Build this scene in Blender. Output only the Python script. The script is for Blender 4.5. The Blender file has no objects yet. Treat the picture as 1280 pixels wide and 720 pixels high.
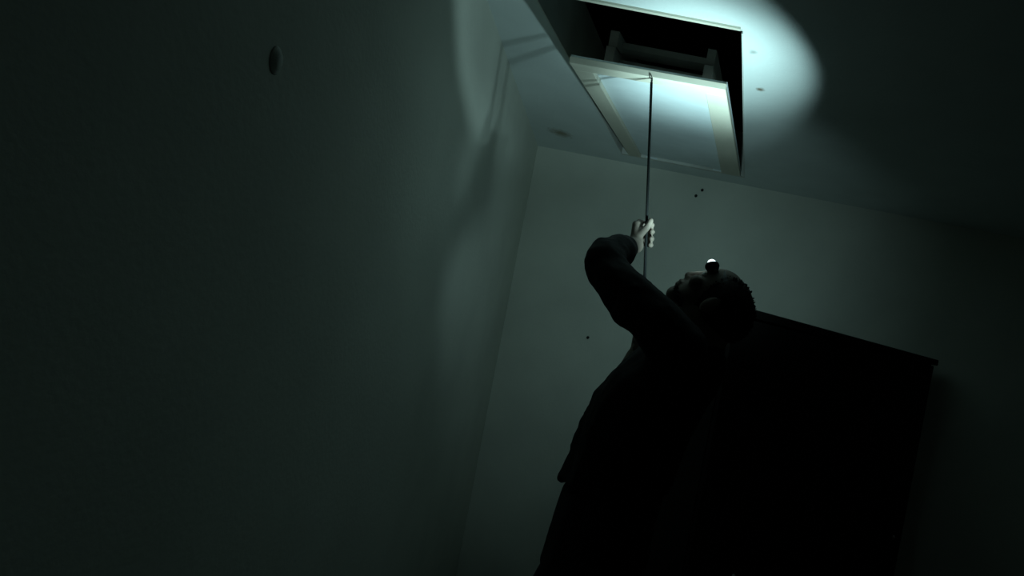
import bpy, bmesh, math, random
from mathutils import Vector, Matrix

random.seed(7)
SC = bpy.context.scene
COL = SC.collection
V = Vector

# ------------------------------------------------------------------ camera
ROLL = math.radians(10.8)
c, s = math.cos(ROLL), math.sin(ROLL)
cam_d = bpy.data.cameras.new('camera')
cam = bpy.data.objects.new('camera', cam_d)
COL.objects.link(cam)
cam.matrix_world = Matrix(((c, -s, 0, 0), (0, 0, -1, 0), (s, c, 0, 1.55), (0, 0, 0, 1)))
cam_d.sensor_width = 36
cam_d.lens = 36 * 750 / 1280
cam_d.shift_x = -0.2289
cam_d.shift_y = 0.0609
cam_d.clip_start = 0.02
SC.camera = cam

# ------------------------------------------------------------------ world, light, exposure
w = bpy.data.worlds.new('night')
SC.world = w
w.use_nodes = True
w.node_tree.nodes['Background'].inputs[0].default_value = (0.5, 0.62, 0.6, 1)
w.node_tree.nodes['Background'].inputs[1].default_value = 0.004
SC.view_settings.view_transform = 'Standard'
SC.view_settings.look = 'None'
SC.view_settings.gamma = 1
SC.view_settings.exposure = 0.0

LAMP = V((-0.126, 1.498, 1.748))            # the head torch lens
WIDE_POWER, WIDE_ANGLE = 2.9, 83.5            # each of its two LEDs: even beam
HOT_POWER, HOT_ANGLE = 14.0, 60              # and their bright centre
SPILL_POWER = 7.0                           # stray light thrown forward by the domed lens
SPILL_AXIS, SPILL_ANGLE = V((-0.36, 0.93, 0.10)), 112
LED_COL = (0.62, 0.98, 1.0)
WIDE_AXIS = V((-0.420, 0.433, 0.798))
HOT_AXIS = V((-0.135, 0.26, 0.507))

# ------------------------------------------------------------------ helpers
def mat(name, col, rough=0.8, metal=0.0, var=0.0, scale=8.0, bump=0.0, bscale=60.0, spots=(), stretch=None):
    m = bpy.data.materials.new(name)
    m.use_nodes = True
    nt = m.node_tree
    b = nt.nodes['Principled BSDF']
    b.inputs['Roughness'].default_value = rough
    b.inputs['Metallic'].default_value = metal
    b.inputs['Specular IOR Level'].default_value = 0.3
    tc = nt.nodes.new('ShaderNodeTexCoord')
    src = tc.outputs['Object']
    if stretch:
        mp = nt.nodes.new('ShaderNodeMapping')
        mp.inputs['Scale'].default_value = stretch
        nt.links.new(src, mp.inputs[0])
        src = mp.outputs[0]
    n = nt.nodes.new('ShaderNodeTexNoise')
    n.inputs['Scale'].default_value = scale
    n.inputs['Detail'].default_value = 5
    nt.links.new(src, n.inputs['Vector'])
    r = nt.nodes.new('ShaderNodeValToRGB')
    r.color_ramp.elements[0].position = 0.3
    r.color_ramp.elements[1].position = 0.7
    r.color_ramp.elements[0].color = (*[x * (1 - var) for x in col], 1)
    r.color_ramp.elements[1].color = (*[min(1, x * (1 + var)) for x in col], 1)
    nt.links.new(n.outputs['Fac'], r.inputs[0])
    out = r.outputs[0]
    for (p, rad, sc_) in spots:
        d = nt.nodes.new('ShaderNodeVectorMath'); d.operation = 'DISTANCE'
        d.inputs[1].default_value = p
        nt.links.new(tc.outputs['Object'], d.inputs[0])
        n2 = nt.nodes.new('ShaderNodeTexNoise'); n2.inputs['Scale'].default_value = 60
        nt.links.new(tc.outputs['Object'], n2.inputs['Vector'])
        ad = nt.nodes.new('ShaderNodeMath'); ad.operation = 'MULTIPLY_ADD'
        ad.inputs[1].default_value = rad * 1.2
        nt.links.new(n2.outputs['Fac'], ad.inputs[0]); nt.links.new(d.outputs['Value'], ad.inputs[2])
        mr = nt.nodes.new('ShaderNodeMapRange')
        mr.inputs['From Min'].default_value = rad * 0.9
        mr.inputs['From Max'].default_value = rad * 1.9
        mr.inputs['To Min'].default_value = 1; mr.inputs['To Max'].default_value = 0
        nt.links.new(ad.outputs[0], mr.inputs['Value'])
        mx = nt.nodes.new('ShaderNodeMixRGB')
        mx.inputs[2].default_value = (*sc_, 1)
        nt.links.new(mr.outputs[0], mx.inputs[0]); nt.links.new(out, mx.inputs[1])
        out = mx.outputs[0]
    nt.links.new(out, b.inputs['Base Color'])
    if bump:
        n3 = nt.nodes.new('ShaderNodeTexNoise'); n3.inputs['Scale'].default_value = bscale
        n3.inputs['Detail'].default_value = 6
        nt.links.new(src, n3.inputs['Vector'])
        bp = nt.nodes.new('ShaderNodeBump'); bp.inputs['Strength'].default_value = bump
        bp.inputs['Distance'].default_value = 0.004
        nt.links.new(n3.outputs['Fac'], bp.inputs['Height']); nt.links.new(bp.outputs[0], b.inputs['Normal'])
    return m

def tag(o, label=None, cat=None, kind=None, group=None):
    if label: o['label'] = label
    if cat: o['category'] = cat
    if kind: o['kind'] = kind
    if group: o['group'] = group
    return o

def link(name, bm, m, parent=None, smooth=False):
    me = bpy.data.meshes.new(name)
    bmesh.ops.recalc_face_normals(bm, faces=bm.faces)
    bm.to_mesh(me); bm.free()
    if smooth:
        for p in me.polygons: p.use_smooth = True
    if m: me.materials.append(m)
    o = bpy.data.objects.new(name, me)
    COL.objects.link(o)
    if parent is not None:
        o.parent = parent
        o.matrix_parent_inverse = parent.matrix_world.inverted()
    return o

def empty(name, loc):
    o = bpy.data.objects.new(name, None)
    o.empty_display_size = 0.05
    o.location = loc
    o.matrix_world = Matrix.Translation(loc)
    COL.objects.link(o)
    return o

def prism(bm, base, top):
    """closed solid from two matching loops"""
    a = [bm.verts.new(p) for p in base]; b = [bm.verts.new(p) for p in top]
    n = len(a)
    bm.faces.new(a[::-1]); bm.faces.new(b)
    for i in range(n):
        bm.faces.new((a[i], a[(i + 1) % n], b[(i + 1) % n], b[i]))

def box(bm, x0, x1, y0, y1, z0, z1, M=None):
    lo = [V((x0, y0, z0)), V((x1, y0, z0)), V((x1, y1, z0)), V((x0, y1, z0))]
    hi = [V((p.x, p.y, z1)) for p in lo]
    if M is not None:
        lo = [M @ p for p in lo]; hi = [M @ p for p in hi]
    prism(bm, lo, hi)

def bevel(o, wdt=0.003, seg=2):
    md = o.modifiers.new('bevel', 'BEVEL'); md.width = wdt; md.segments = seg; md.limit_method = 'ANGLE'

def frame_of(d):
    d = d.normalized()
    up = V((0, 0, 1)) if abs(d.z) < 0.9 else V((1, 0, 0))
    x = up.cross(d).normalized(); y = d.cross(x)
    return Matrix((x, y, d)).transposed()

def rod(bm, p, q, r, r2=None, n=14):
    p, q = V(p), V(q); r2 = r if r2 is None else r2
    R = frame_of(q - p)
    a = [p + R @ V((r * math.cos(t), r * math.sin(t), 0)) for t in [2 * math.pi * i / n for i in range(n)]]
    b = [q + R @ V((r2 * math.cos(t), r2 * math.sin(t), 0)) for t in [2 * math.pi * i / n for i in range(n)]]
    prism(bm, a, b)

def ball(bm, p, r, R=None, sub=2):
    """ellipsoid; r a number or (rx,ry,rz), R a 3x3 orientation"""
    if not hasattr(r, '__len__'): r = (r, r, r)
    M = Matrix.Translation(V(p)) @ ((R.to_4x4()) if R is not None else Matrix()) @ Matrix.Diagonal((*r, 1))
    bmesh.ops.create_icosphere(bm, subdivisions=sub, radius=1, matrix=M)

def chain(bm, pts, sub=2):
    """pts: (x,y,z,r) or (x,y,z,(rx,ry,rz)): overlapping balls along a limb"""
    for a, b in zip(pts[:-1], pts[1:]):
        pa, pb = V(a[:3]), V(b[:3])
        ra = V(a[3]) if hasattr(a[3], '__len__') else V((a[3],) * 3)
        rb = V(b[3]) if hasattr(b[3], '__len__') else V((b[3],) * 3)
        n = max(2, int((pb - pa).length / (min(min(ra), min(rb)) * 0.22)))
        for i in range(n + 1):
            t = i / n
            ball(bm, pa.lerp(pb, t), tuple(ra.lerp(rb, t)), sub=sub)

def skin(name, bm, m, vox, parent=None, smooth=4):
    """fuse the overlapping balls into one continuous surface"""
    tmp = link(name + '_raw', bm, None)
    r = tmp.modifiers.new('r', 'REMESH'); r.mode = 'VOXEL'; r.voxel_size = vox; r.use_smooth_shade = True
    sm = tmp.modifiers.new('s', 'SMOOTH'); sm.factor = 0.5; sm.iterations = smooth
    dg = bpy.context.evaluated_depsgraph_get(); dg.update()
    me = bpy.data.meshes.new_from_object(tmp.evaluated_get(dg))
    bpy.data.objects.remove(tmp)
    me.name = name; me.materials.clear(); me.materials.append(m)
    for p in me.polygons: p.use_smooth = True
    o = bpy.data.objects.new(name, me)
    COL.objects.link(o)
    if parent is not None:
        o.parent = parent; o.matrix_parent_inverse = parent.matrix_world.inverted()
    return o

# ------------------------------------------------------------------ materials
H = 2.413                                   # ceiling height
M_wall = mat('painted_wall', (0.65, 0.67, 0.60), 0.85, var=0.07, scale=3, bump=0.25, bscale=90)
M_ceil = mat('painted_ceiling', (0.70, 0.76, 0.75), 0.85, var=0.05, scale=4, bump=0.2, bscale=110,
             spots=[((-0.118, 2.0, H), 0.014, (0.22, 0.18, 0.13)), ((-0.145, 1.76, H), 0.012, (0.42, 0.46, 0.44)),
                    ((-1.08, 2.9, H), 0.05, (0.33, 0.31, 0.24))])
M_floor = mat('floor_boards', (0.10, 0.075, 0.055), 0.6, var=0.2, scale=3, stretch=(12, 1, 1))
M_white = mat('hatch_board_white', (0.74, 0.82, 0.84), 0.6, var=0.04, scale=12, bump=0.1)
M_cream = mat('hatch_rail_cream', (0.62, 0.60, 0.50), 0.6, var=0.06, scale=10, bump=0.1, stretch=(1, .2, 1))
M_shaft = mat('shaft_boards_grey', (0.62, 0.64, 0.60), 0.85, var=0.15, scale=6)
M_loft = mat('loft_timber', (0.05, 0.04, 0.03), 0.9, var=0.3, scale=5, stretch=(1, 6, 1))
M_lad = mat('ladder_timber', (0.42, 0.38, 0.33), 0.7, var=0.2, scale=8)
M_pole = mat('pole_metal_dark', (0.006, 0.008, 0.008), 0.9, var=0.1)
M_jack = mat('jacket_black', (0.006, 0.006, 0.0065), 0.95, var=0.2, scale=30, bump=0.4, bscale=40)
M_trou = mat('trousers_black', (0.010, 0.010, 0.012), 0.95, var=0.2, scale=30, bump=0.3)
M_shoe = mat('shoe_leather', (0.015, 0.012, 0.01), 0.6)
M_skin = mat('skin', (0.17, 0.14, 0.115), 0.75, var=0.05, scale=20, bump=0.1, bscale=120)
M_hair = mat('hair_dark', (0.012, 0.010, 0.008), 0.9, var=0.3, scale=40)
M_cup = mat('cupboard_black_stain', (0.010, 0.009, 0.008), 0.9, var=0.3, scale=4, stretch=(1, 1, .1))
M_chrome = mat('chrome', (0.9, 0.9, 0.9), 0.08, metal=1.0)
M_black = mat('black_plastic', (0.012, 0.014, 0.014), 0.6)
M_fit = mat('fitting_grey', (0.60, 0.63, 0.58), 0.6)
M_eye = mat('eye_white', (0.7, 0.7, 0.68), 0.2)
M_nail = mat('nail_dark', (0.03, 0.03, 0.03), 0.5, metal=0.6)
M_led = bpy.data.materials.new('led_lens'); M_led.use_nodes = True
_b = M_led.node_tree.nodes['Principled BSDF']
_b.inputs['Base Color'].default_value = (0.8, 0.9, 0.9, 1)
_b.inputs['Emission Color'].default_value = (0.8, 1, 1, 1); _b.inputs['Emission Strength'].default_value = 3

# ------------------------------------------------------------------ room
OX0, OXF, OX1, OY0, OY1 = -0.768, -0.812, -0.174, 1.647, 3.06       # the loft opening
RX, RY = 2.4, -1.2                                      # far right wall, end left open behind the camera to let background light in
YB = 3.2                                                # back wall
def lw(y): return -0.497 - 0.25 * y                     # inner face of the slanting left wall
T = 0.12
bm = bmesh.new()                                        # ceiling: one slab with the opening cut out
out = [V((lw(YB) - T, YB + T, 0)), V((RX + T, YB + T, 0)), V((RX + T, RY - T, 0)), V((lw(RY) - T, RY - T, 0))]
inn = [V((OXF, OY1, 0)), V((OX1, OY1, 0)), V((OX1, OY0, 0)), V((OX0, OY0, 0))]
rings = []
for z in (H, H + 0.05):
    rings.append([[bm.verts.new((p.x, p.y, z)) for p in L] for L in (out, inn)])
for i in range(4):
    j = (i + 1) % 4
    (ol, il), (oh, ih) = rings
    bm.faces.new((ol[i], ol[j], il[j], il[i])); bm.faces.new((oh[i], oh[j], ih[j], ih[i]))
    bm.faces.new((ol[i], ol[j], oh[j], oh[i])); bm.faces.new((il[i], il[j], ih[j], ih[i]))
tag(link('ceiling', bm, M_ceil), kind='structure')

bm = bmesh.new(); prism(bm, [V((p.x, p.y, -0.1)) for p in out], [V((p.x, p.y, 0)) for p in out])
tag(link('floor', bm, M_floor), kind='structure')
bm = bmesh.new(); box(bm, lw(YB), RX, YB, YB + T, 0, H)
tag(link('wall_back', bm, M_wall), kind='structure')
bm = bmesh.new()
L = [V((lw(RY), RY, 0)), V((lw(YB), YB, 0)), V((lw(YB), YB + T, 0)), V((lw(YB) - T, YB + T, 0)), V((lw(RY) - T, RY, 0))]
prism(bm, L, [p + V((0, 0, H)) for p in L])
tag(link('wall_left', bm, M_wall), kind='structure')
bm = bmesh.new(); box(bm, RX, RX + T, RY, YB + T, 0, H)
tag(link('wall_right', bm, M_wall), kind='structure')

# ------------------------------------------------------------------ the dark loft above
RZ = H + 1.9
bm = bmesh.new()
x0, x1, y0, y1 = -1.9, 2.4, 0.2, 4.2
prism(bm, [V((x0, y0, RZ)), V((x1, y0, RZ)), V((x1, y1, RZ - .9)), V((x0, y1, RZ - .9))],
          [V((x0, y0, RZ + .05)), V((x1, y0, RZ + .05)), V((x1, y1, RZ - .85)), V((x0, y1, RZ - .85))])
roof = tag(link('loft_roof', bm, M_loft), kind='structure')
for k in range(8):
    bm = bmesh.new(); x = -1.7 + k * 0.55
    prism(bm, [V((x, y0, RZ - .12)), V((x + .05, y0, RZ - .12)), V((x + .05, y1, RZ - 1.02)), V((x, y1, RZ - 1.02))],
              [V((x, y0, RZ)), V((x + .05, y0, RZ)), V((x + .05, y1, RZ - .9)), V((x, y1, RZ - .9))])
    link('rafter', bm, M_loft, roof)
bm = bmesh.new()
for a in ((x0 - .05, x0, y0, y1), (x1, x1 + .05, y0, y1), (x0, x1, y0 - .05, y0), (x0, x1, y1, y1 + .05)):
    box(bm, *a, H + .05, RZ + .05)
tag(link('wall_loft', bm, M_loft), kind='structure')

# ------------------------------------------------------------------ loft hatch: lining boards, hinged panel and its rails
HT = 0.22                                               # height of the lining above the ceiling
hatch = empty('loft_hatch', (0.5 * (OX0 + OX1), 0.5 * (OY0 + OY1), H))
tag(hatch, 'white loft hatch with cream rails tilted open below its dark ceiling opening', 'hatch')
b_ = 0.02
bm = bmesh.new()
L = [V((OX0, OY0, 0)), V((OX0 + .004, OY0, 0)), V((OXF + .004, OY1, 0)), V((OXF, OY1, 0))]
prism(bm, [p + V((0, 0, H - .001)) for p in L], [p + V((0, 0, H + HT)) for p in L])
link('lining_board', bm, M_shaft, hatch)['label'] = 'dim grey lining board of the opening'
for a in ((OX1 - .004, OX1, OY0 + b_, OY1 - b_), (OX0, OX1, OY0, OY0 + .006), (OXF, OX1, OY1 - b_, OY1)):
    bm = bmesh.new(); box(bm, *a, H - 0.001, H + HT)
    link('lining_board', bm, M_shaft, hatch)['label'] = 'dim grey lining board of the opening'
bm = bmesh.new(); box(bm, OX0 + .06, OX1 - .006, OY0 - .012, OY0 - .001, H - .006, H)
o = link('edge_strip', bm, M_cream, hatch); o['label'] = 'thin pale strip along near edge'

# panel: corners of its underside, from the free edge (near the camera) to the hinge edge
F0, F1 = V((-0.628, 1.660, 2.236)), V((-0.190, 1.660, 2.242))
G0, G1 = V((-0.770, 3.035, 2.408)), V((-0.195, 3.035, 2.408))
NRM = (F1 - F0).cross(G0 - F0).normalized()
if NRM.z < 0: NRM = -NRM
def pp(u, v, h=0.0):                                    # u across 0..1, v from free edge 0 to hinge 1
    return F0.lerp(F1, u).lerp(G0.lerp(G1, u), v) + NRM * h
def slab(u0, u1, v0, v1, h0, h1, u2=None, u3=None):
    bm = bmesh.new()
    u2 = u1 if u2 is None else u2; u3 = u0 if u3 is None else u3
    lo = [(u0, v0), (u1, v0), (u2, v1), (u3, v1)]
    prism(bm, [pp(u, v, h0) for u, v in lo], [pp(u, v, h1) for u, v in lo])
    return bm
panel = link('hatch_panel', slab(0, 1, 0, 1, 0.016, 0.026), M_white, hatch)
panel['label'] = 'white underside board'
RT = 0.013
for args in ((0.0, 0.13, 0.035, 1, 0, .0159, .11, 0), (0.86, 1.0, 0.035, 1, 0, .0159, 1, .83), (0.0, 1.0, 0.0, 0.0345, 0, .0159)):
    o = link('rail', slab(*args), M_cream, panel); bevel(o, 0.002, 1)
bm = bmesh.new()                                       # free end face strip
lo = [pp(0, 0, -.001), pp(1, 0, -.001), pp(1, 0, .018), pp(0, 0, .018)]
prism(bm, lo, [p + V((0, -.010, 0)) for p in lo])
o = link('end_strip', bm, M_cream, panel); bevel(o, .002, 1)
for u in (.2, .8):                                      # hinges at the back edge
    bm = bmesh.new(); a, b = pp(u - .05, 1.0, .01), pp(u + .05, 1.0, .01)
    rod(bm, a + V((0, .004, 0)), b + V((0, .004, 0)), .004)
    link('hinge', bm, M_white, hatch)
bm = bmesh.new()                                       # small ring the pole hooks into
for i in range(12):
    t0, t1 = 2 * math.pi * i / 12, 2 * math.pi * (i + 1) / 12
    cc = V((-0.395, 1.651, 2.231))
    rod(bm, cc + V((0, .007 * math.cos(t0), .007 * math.sin(t0))), cc + V((0, .007 * math.cos(t1), .007 * math.sin(t1))), .0014, n=6)
link('latch_ring', bm, M_nail, hatch)

# ------------------------------------------------------------------ folded ladder lying on the panel in the opening
lad = empty('loft_ladder', (-0.44, 1.9, 2.30))
tag(lad, 'dim folded wooden ladder inside the dark loft opening, above the hatch panel', 'ladder')
tilt = (G0.z - F0.z) / (G0.y - F0.y)
for k in range(3):
    for x in (-0.600, -0.285):
        bm = bmesh.new(); za = 2.305 + k * .058
        y0_, y1_ = 1.88 + k * .015, 2.86
        z1_ = za + (y1_ - y0_) * tilt
        prism(bm, [V((x - .014, y0_, za)), V((x + .014, y0_, za)), V((x + .014, y0_, za + .05)), V((x - .014, y0_, za + .05))],
                  [V((x - .014, y1_, z1_)), V((x + .014, y1_, z1_)), V((x + .014, y1_, z1_ + .05)), V((x - .014, y1_, z1_ + .05))])
        link('stile', bm, M_lad, lad)
    for r_ in range(4):
        yy = 2.0 + r_ * .25; zz = 2.305 + k * .058 + (yy - 1.88) * tilt
        bm = bmesh.new(); box(bm, -.586, -.299, yy - .03, yy + .03, zz + .012, zz + .032)
        link('rung', bm, M_lad, lad)

# ------------------------------------------------------------------ pole
P0, P1 = V((-0.262, 1.643, 1.38)), V((-0.395, 1.652, 2.226))
pole = empty('pull_pole', P0)
tag(pole, 'thin dark metal pole held upright in the raised hand, reaching the hatch panel', 'pole')
bm = bmesh.new(); rod(bm, P0, P1, .0046, .0036, 16); link('shaft', bm, M_pole, pole, True)
bm = bmesh.new(); ball(bm, P0, (.007, .007, .01)); link('end_cap', bm, M_black, pole, True)
bm = bmesh.new(); rod(bm, P1 - V((0, 0, .004)), V((-.395, 1.651, 2.2315)), .0025, n=8)
link('hook', bm, M_nail, pole)

# ------------------------------------------------------------------ tall cupboard standing askew behind the person
A, B = V((-0.063, 1.850, 0)), V((0.950, 3.022, 0))
d = (B - A).normalized(); wd = (B - A).length; n_ = V((-d.y, d.x, 0))   # n_: away from the camera
cup = empty('cupboard', (A + B) / 2)
tag(cup, 'tall wide black cupboard standing askew behind the person', 'cupboard')
MC = Matrix((( d.x, n_.x, 0, A.x), (d.y, n_.y, 0, A.y), (0, 0, 1, 0), (0, 0, 0, 1)))
CH, CD = 1.683, 0.235
bm = bmesh.new(); box(bm, 0.012, wd - 0.012, 0.018, CD, 0, CH - .03, MC); link('carcass', bm, M_cup, cup)
bm = bmesh.new(); box(bm, -0.0, wd + 0.012, -0.008, CD, CH - .029, CH, MC); o = link('top_board', bm, M_cup, cup); bevel(o, .004)
knob_u = (V((0.082, 2.018, 0)) - A).dot(d)
for k in range(2):
    half = wd / 2
    bm = bmesh.new(); box(bm, .016 + k * (half - .01), half - .003 + k * (half - .012), 0.0, .0175, .08, CH - .035, MC)
    dr = link('door', bm, M_cup, cup); bevel(dr, .003)
    bm = bmesh.new()
    if k == 0:
        q = MC @ V((knob_u, -.018, .80))
        ball(bm, q, .011); rod(bm, q, MC @ V((knob_u, 0.001, .80)), .005)
    else:
        q = MC @ V((half + .62, -.018, .80)); ball(bm, q, .011); rod(bm, q, MC @ V((half + .62, 0.001, .80)), .005)
    kn = link('knob', bm, M_chrome, dr, True); kn['label'] = 'small shiny knob'

# ------------------------------------------------------------------ small things on the walls
tl = V((-0.2425, 0.9701, 0)); nl = V((0.9701, 0.2425, 0))
fc = V((lw(0.812), 0.812, 1.816))
bm = bmesh.new()
prof = [(.0, .031), (.006, .031), (.010, .028), (.022, .020), (.028, .014), (.030, 0.0)]
ringsv = []
for h_, r_ in prof[:-1]:
    ringsv.append([bm.verts.new(fc + nl * h_ * .22 + tl * (.55 * r_ * .8 * math.cos(t)) + V((0, 0, .62 * r_ * math.sin(t)))) for t in [2 * math.pi * i / 24 for i in range(24)]])
tip = bm.verts.new(fc + nl * .0066)
for a, b in zip(ringsv[:-1], ringsv[1:]):
    for i in range(24): bm.faces.new((a[i], a[(i + 1) % 24], b[(i + 1) % 24], b[i]))
for i in range(24): bm.faces.new((ringsv[-1][i], ringsv[-1][(i + 1) % 24], tip))
bm.faces.new(ringsv[0][::-1])
o = link('wall_knob', bm, M_fit, None, True)
tag(o, 'small rounded grey fitting alone high on the dim left wall', 'wall fitting')
for (x, z, lab) in ((-0.391, 2.344, 'tiny dark nail head high on the back wall, right one of the close pair'),
                    (-0.418, 2.308, 'tiny dark nail head on the back wall, left and lower one of the close pair'),
                    (-0.842, 1.459, 'tiny dark nail head on the back wall, left of and below the raised arm')):
    bm = bmesh.new(); rod(bm, (x, YB + .004, z), (x, YB - .005, z), .005, n=10); ball(bm, (x, YB - .005, z), (.009, .003, .009), sub=1)
    tag(link('nail', bm, M_nail, None, True), lab, 'nail')

# ------------------------------------------------------------------ the person
hc = V((-0.105, 1.53, 1.655))                           # head centre
U = V((0.855, 0, 0.52)).normalized(); N = V((-0.52, 0, 0.855)).normalized(); S = V((0, 1, 0))
HR = Matrix((N, S, U)).transposed()                     # columns: face direction, side, crown
def hp(n, s_, u): return hc + N * n + S * s_ + U * u
EL, WR = V((-0.368, 1.42, 1.690)), V((-0.346, 1.612, 1.772))
bm = bmesh.new()
# skull, jaw, face
ball(bm, hp(-.018, 0, .018), (.084, .071, .070), HR, 3)
ball(bm, hp(.020, 0, .012), (.060, .064, .075), HR, 3)
ball(bm, hp(.030, 0, -.040), (.048, .052, .052), HR, 3)
ball(bm, hp(.052, 0, -.088), (.024, .026, .022), HR)     # chin
ball(bm, hp(.073, 0, -.058), (.014, .024, .007), HR)     # upper lip
ball(bm, hp(.070, 0, -.070), (.013, .021, .007), HR)     # lower lip
chain(bm, [(*hp(.074, 0, .006), .009), (*hp(.082, 0, -.022), .0100), (*hp(.085, 0, -.036), .0115)])
for q in (-1, 1):
    ball(bm, hp(.078, q * .012, -.037), .008)            # nostril wings
    ball(bm, hp(.070, q * .030, .022), (.012, .022, .008), HR)   # brow
    ball(bm, hp(.055, q * .042, -.022), (.022, .020, .020), HR)  # cheek
    ball(bm, hp(.062, q * .031, .004), (.012, .013, .010), HR)   # eyeball under lid
    ball(bm, hp(-.010, q * .074, -.008), (.018, .010, .031), HR) # ear
# neck and body
chain(bm, [(*hp(-.015, 0, -.035), .056), (-0.100, 1.53, 1.585, .058), (-0.135, 1.53, 1.50, .064)])
chain(bm, [(-0.150, 1.53, 1.47, (.075, .15, .06)), (-0.205, 1.53, 1.36, (.105, .155, .08)), (-0.245, 1.53, 1.20, (.105, .14, .08)),
           (-0.265, 1.53, 1.05, (.10, .14, .08)), (-0.270, 1.53, .97, (.095, .145, .06))])
# near (left) arm, raised to the pole
chain(bm, [(-0.165, 1.385, 1.535, .055), (-0.260, 1.37, 1.605, .042), (*EL, .034), (-0.364, 1.51, 1.735, .028), (*WR, .023)])
# far (right) arm, lower hand on the pole
ER = V((-0.36, 1.74, 1.33)); WF = V((-0.305, 1.672, 1.50))
chain(bm, [(-0.165, 1.675, 1.50, .058), (-0.25, 1.73, 1.40, .048), (*(V((-0.33, 1.74, 1.33))), .042), (-0.318, 1.71, 1.42, .036), (-0.305, 1.685, 1.475, .025)])
# left hand: palm on the left of the pole, four fingers round the far side, thumb up along the near side
def pole_at(z):
    t = (z - P0.z) / (P1.z - P0.z); return P0.lerp(P1, t)
chain(bm, [(*WR, (.022, .024, .024)), (-0.350, 1.632, 1.790, (.018, .022, .018)), (-0.355, 1.640, 1.812, (.015, .026, .018)), (-0.358, 1.645, 1.832, (.014, .024, .012))])
lens = [.92, 1.0, .95, .8]
for k, z in enumerate((1.843, 1.824, 1.805, 1.787)):
    p = pole_at(z); f = lens[k]
    chain(bm, [(p.x - .022, p.y + .008, z, .0088), (p.x - .016, p.y + .023 * f, z + .001, .0085), (p.x + .002, p.y + .024 * f, z + .001, .0080),
               (p.x + .0155 * f, p.y + .012, z - .001, .0076), (p.x + .015 * f, p.y - .001, z - .003, .0070)])
chain(bm, [(-0.350, 1.622, 1.792, .013), (-0.337, 1.622, 1.810, .0105), (-0.326, 1.630, 1.830, .0092), (-0.322, 1.634, 1.848, .0084)])
# right hand: the same grip, lower
chain(bm, [(-0.305, 1.685, 1.475, (.022, .022, .022)), (-0.302, 1.672, 1.50, (.016, .022, .02)), (-0.304, 1.664, 1.525, (.013, .024, .014))])
for k, z in enumerate((1.538, 1.519, 1.500, 1.482)):
    p = pole_at(z); f = lens[k]
    chain(bm, [(p.x - .022, p.y + .006, z, .0088), (p.x - .018, p.y - .016 * f, z, .0085), (p.x + .000, p.y - .021 * f, z, .0080),
               (p.x + .0150 * f, p.y - .010, z, .0076), (p.x + .015 * f, p.y + .002, z, .0070)])
chain(bm, [(-0.298, 1.680, 1.495, .012), (-0.283, 1.668, 1.520, .010), (-0.279, 1.662, 1.545, .0085)])
# legs and feet
for q in (-1, 1):
    y = 1.53 + q * .095
    dx = -.07 if q < 0 else 0.02
    chain(bm, [(-0.275 + dx * .35, y, .90, .072), (-0.285 + dx, y, .54, .052), (-0.252 + dx, y, .44, .050), (-0.22 + dx, y, .10, .040), (-0.22 + dx, y, .055, .038)])
    chain(bm, [(-0.21 + dx, y, .045, (.035, .032, .030)), (-0.33 + dx, y, .035, (.04, .036, .022))])
person = skin('person', bm, M_skin, 0.0036, smooth=3)
tag(person, 'person in dark clothes leaning back, head tilted up, one arm raised gripping the pole', 'person')
person['kind'] = 'person' if False else ''
del person['kind']

# eyes, brows
for q in (-1, 1):
    bm = bmesh.new(); ball(bm, hp(.067, q * .031, .003), (.0095, .0115, .0085), HR)
    link('eye', bm, M_eye, person, True)
    bm = bmesh.new()
    for i in range(9):
        a = hp(.081 - .0012 * abs(i - 3), q * (.014 + i * .0042), .024 + .001 * min(i, 9 - i))
        rod(bm, a - U * .003, a + N * .002 + U * .003, .0028, .0012, 6)
    link('eyebrow', bm, M_hair, person)

# jacket: torso, collar, both sleeves, hem
bm = bmesh.new()
chain(bm, [(-0.128, 1.53, 1.530, (.080, .078, .035)), (-0.155, 1.53, 1.49, (.122, .15, .055)), (-0.186, 1.53, 1.43, (.140, .19, .06)), (-0.212, 1.53, 1.38, (.143, .19, .06)), (-0.234, 1.53, 1.31, (.145, .185, .06)),
           (-0.250, 1.53, 1.22, (.140, .175, .05)), (-0.262, 1.53, 1.165, (.142, .175, .022))])
chain(bm, [(-0.160, 1.395, 1.525, .074), (-0.225, 1.37, 1.582, .062), (-0.300, 1.385, 1.628, .058), (-0.355, 1.415, 1.672, .052), (*EL, .049),
           (-0.374, 1.45, 1.708, .048), (-0.364, 1.52, 1.735, .045), (-0.361, 1.556, 1.750, .038)])
chain(bm, [(-0.272, 1.370, 1.592, .052), (-0.290, 1.375, 1.605, .042)])     # loose cloth under the sleeve
chain(bm, [(-0.160, 1.675, 1.49, .072), (-0.25, 1.73, 1.40, .060), (-0.32, 1.735, 1.34, .054), (-0.31, 1.712, 1.40, .045), (-0.302, 1.698, 1.445, .038)])
chain(bm, [(-0.385, 1.47, 1.158, .013), (-0.392, 1.53, 1.160, .013), (-0.385, 1.59, 1.158, .013)])
jk = skin('jacket', bm, M_jack, 0.006, person, smooth=3)
jk['label'] = 'black jacket with long sleeves'
tx = bpy.data.textures.new('folds', 'CLOUDS'); tx.noise_scale = 0.06
dm = jk.modifiers.new('folds', 'DISPLACE'); dm.texture = tx; dm.strength = 0.012; dm.mid_level = 0.5

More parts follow.
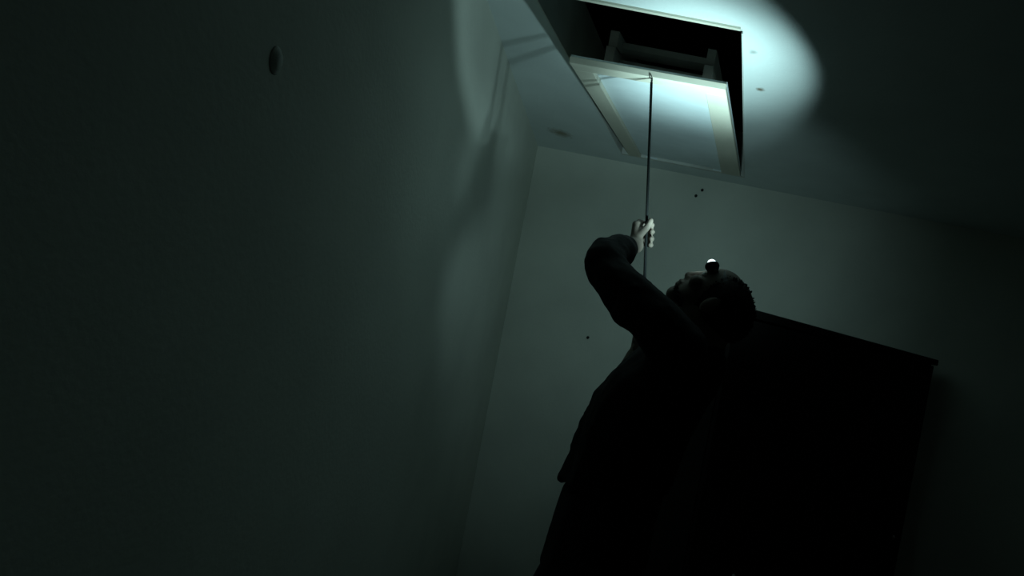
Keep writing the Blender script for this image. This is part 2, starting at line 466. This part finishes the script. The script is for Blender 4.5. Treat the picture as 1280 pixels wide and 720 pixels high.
# trousers
bm = bmesh.new()
chain(bm, [(-0.262, 1.53, 1.14, (.128, .165, .04)), (-0.272, 1.53, 1.05, (.130, .168, .06)), (-0.278, 1.53, .95, (.135, .175, .07))])
for q in (-1, 1):
    y = 1.53 + q * .095; dx = -.07 if q < 0 else 0.02
    chain(bm, [(-0.275 + dx * .4, y, .90, .105), (-0.285 + dx, y, .56, .078), (-0.25 + dx, y, .44, .074), (-0.225 + dx, y, .12, .062)])
tr = skin('trousers', bm, M_trou, 0.009, person, smooth=3)
tr['label'] = 'black trousers'
for q in (-1, 1):
    y = 1.53 + q * .095; dx = -.07 if q < 0 else 0.02
    bm = bmesh.new()
    chain(bm, [(-0.205 + dx, y, .05, (.048, .044, .048)), (-0.28 + dx, y, .045, (.05, .045, .04)), (-0.35 + dx, y, .036, (.052, .045, .032))])
    ball(bm, (-0.22 + dx, y, .09), (.048, .046, .04))
    sh = skin('shoe', bm, M_shoe, 0.006, person, smooth=2)
    for v in sh.data.vertices: v.co.z = max(v.co.z, 0.002)

# hair: a cap over the skull with short tufts, and stubbly beard along the jaw
bm = bmesh.new()
ball(bm, hp(-.022, 0, .018), (.091, .078, .079), HR, 4)
for v in list(bm.verts):
    L_ = v.co - hc
    if L_.dot(N) > .050 - max(0, (L_.dot(U) - .06)) * .2 or L_.dot(U) < -.075: bm.verts.remove(v)
for _ in range(900):
    th = random.uniform(-1, 1); ph = random.uniform(0, 2 * math.pi); r_ = math.sqrt(1 - th * th)
    dd = V((th, r_ * math.cos(ph), r_ * math.sin(ph)))
    base = hp(-.022 + .089 * dd.x, .076 * dd.y, .018 + .077 * dd.z)
    L_ = base - hc
    if L_.dot(N) > .046 or L_.dot(U) < -.045: continue
    dirv = (HR @ dd).normalized()
    tq = dirv + V((random.uniform(-.7, .7), random.uniform(-.7, .7), random.uniform(-.7, .7)))
    rod(bm, base - dirv * .004, base + tq.normalized() * random.uniform(.004, .009), .0045, .0012, 5)
hr = link('hair', bm, M_hair, person, False); hr['label'] = 'short dark tousled hair'
bm = bmesh.new()
for _ in range(420):
    a = random.uniform(-1.25, 1.25); b = random.uniform(0, 1)
    base = hp(.064 * math.cos(a) + .004 - .012 * b, .055 * math.sin(a), -.070 - .022 * (1 - abs(a) / 2) * b)
    dirv = (N * math.cos(a) * .8 + S * math.sin(a) - U * .6).normalized() + V([random.uniform(-.4, .4) for _ in range(3)])
    rod(bm, base - dirv * .003, base + dirv.normalized() * random.uniform(.005, .010), .0028, .0009, 4)
bd = link('beard', bm, M_hair, person); bd['label'] = 'short dark beard'

# ------------------------------------------------------------------ head torch worn on the forehead
ax = (WIDE_AXIS.normalized() + HOT_AXIS.normalized()).normalized()
torch = empty('head_torch', LAMP - ax * .03)
tag(torch, 'lit head torch with a bright white lens on the person\'s forehead', 'head torch')
sep = V((0.0075, 0.013, 0.0))
RA = frame_of(ax)
bm = bmesh.new()
rod(bm, LAMP - ax * .019, LAMP - ax * .011, .0155, .0185, 24); rod(bm, LAMP - ax * .011, LAMP - ax * .007, .0185, .0180, 24)
o = link('housing', bm, M_black, torch); 
bm = bmesh.new(); ball(bm, LAMP - ax * .006, (.0125, .0125, .0150), RA, 3)
for v in list(bm.verts):
    if (v.co - LAMP).dot(ax) < -.0085: bm.verts.remove(v)
bm.faces.new([v for v in sorted((v for v in bm.verts if v.is_boundary), key=lambda v: math.atan2((RA.inverted() @ (v.co - LAMP)).y, (RA.inverted() @ (v.co - LAMP)).x))])
o = link('lens', bm, M_led, torch, True); o['label'] = 'glowing white lens'
bm = bmesh.new()                                        # strap round the head
K = 48
for i in range(K):
    def sp(i, h, o_):
        t = 2 * math.pi * i / K
        return hp(-.021 + (.087 + o_) * math.cos(t), (.0745 + o_) * math.sin(t), .044 + h)
    a, b = i, (i + 1) % K
    prism(bm, [sp(a, -.010, 0), sp(b, -.010, 0), sp(b, .010, 0), sp(a, .010, 0)], [sp(a, -.010, .002), sp(b, -.010, .002), sp(b, .010, .002), sp(a, .010, .002)])
link('strap', bm, M_black, torch)
bm = bmesh.new(); rod(bm, hp(.060, 0, .045), LAMP - ax * .018, .008, .007, 14); link('bracket', bm, M_fit, torch)

def spot(name, loc, axis, power, angle, blend, rad):
    ld = bpy.data.lights.new(name, 'SPOT')
    ld.energy = power; ld.spot_size = math.radians(angle); ld.spot_blend = blend
    ld.shadow_soft_size = rad; ld.color = LED_COL
    lo_ = bpy.data.objects.new(name, ld)
    lo_.matrix_world = Matrix.Translation(loc) @ V(axis).to_track_quat('-Z', 'Y').to_matrix().to_4x4()
    COL.objects.link(lo_)
for sg in (-1, 1):
    p = LAMP + ax * .020 + sep * sg
    spot('torch_beam', p, WIDE_AXIS, WIDE_POWER, WIDE_ANGLE, .30, .003)
    spot('torch_centre', p, HOT_AXIS, HOT_POWER, HOT_ANGLE, 1.0, .003)
spot('torch_spill', LAMP + ax * .024, SPILL_AXIS, SPILL_POWER, SPILL_ANGLE, 1.0, .030)
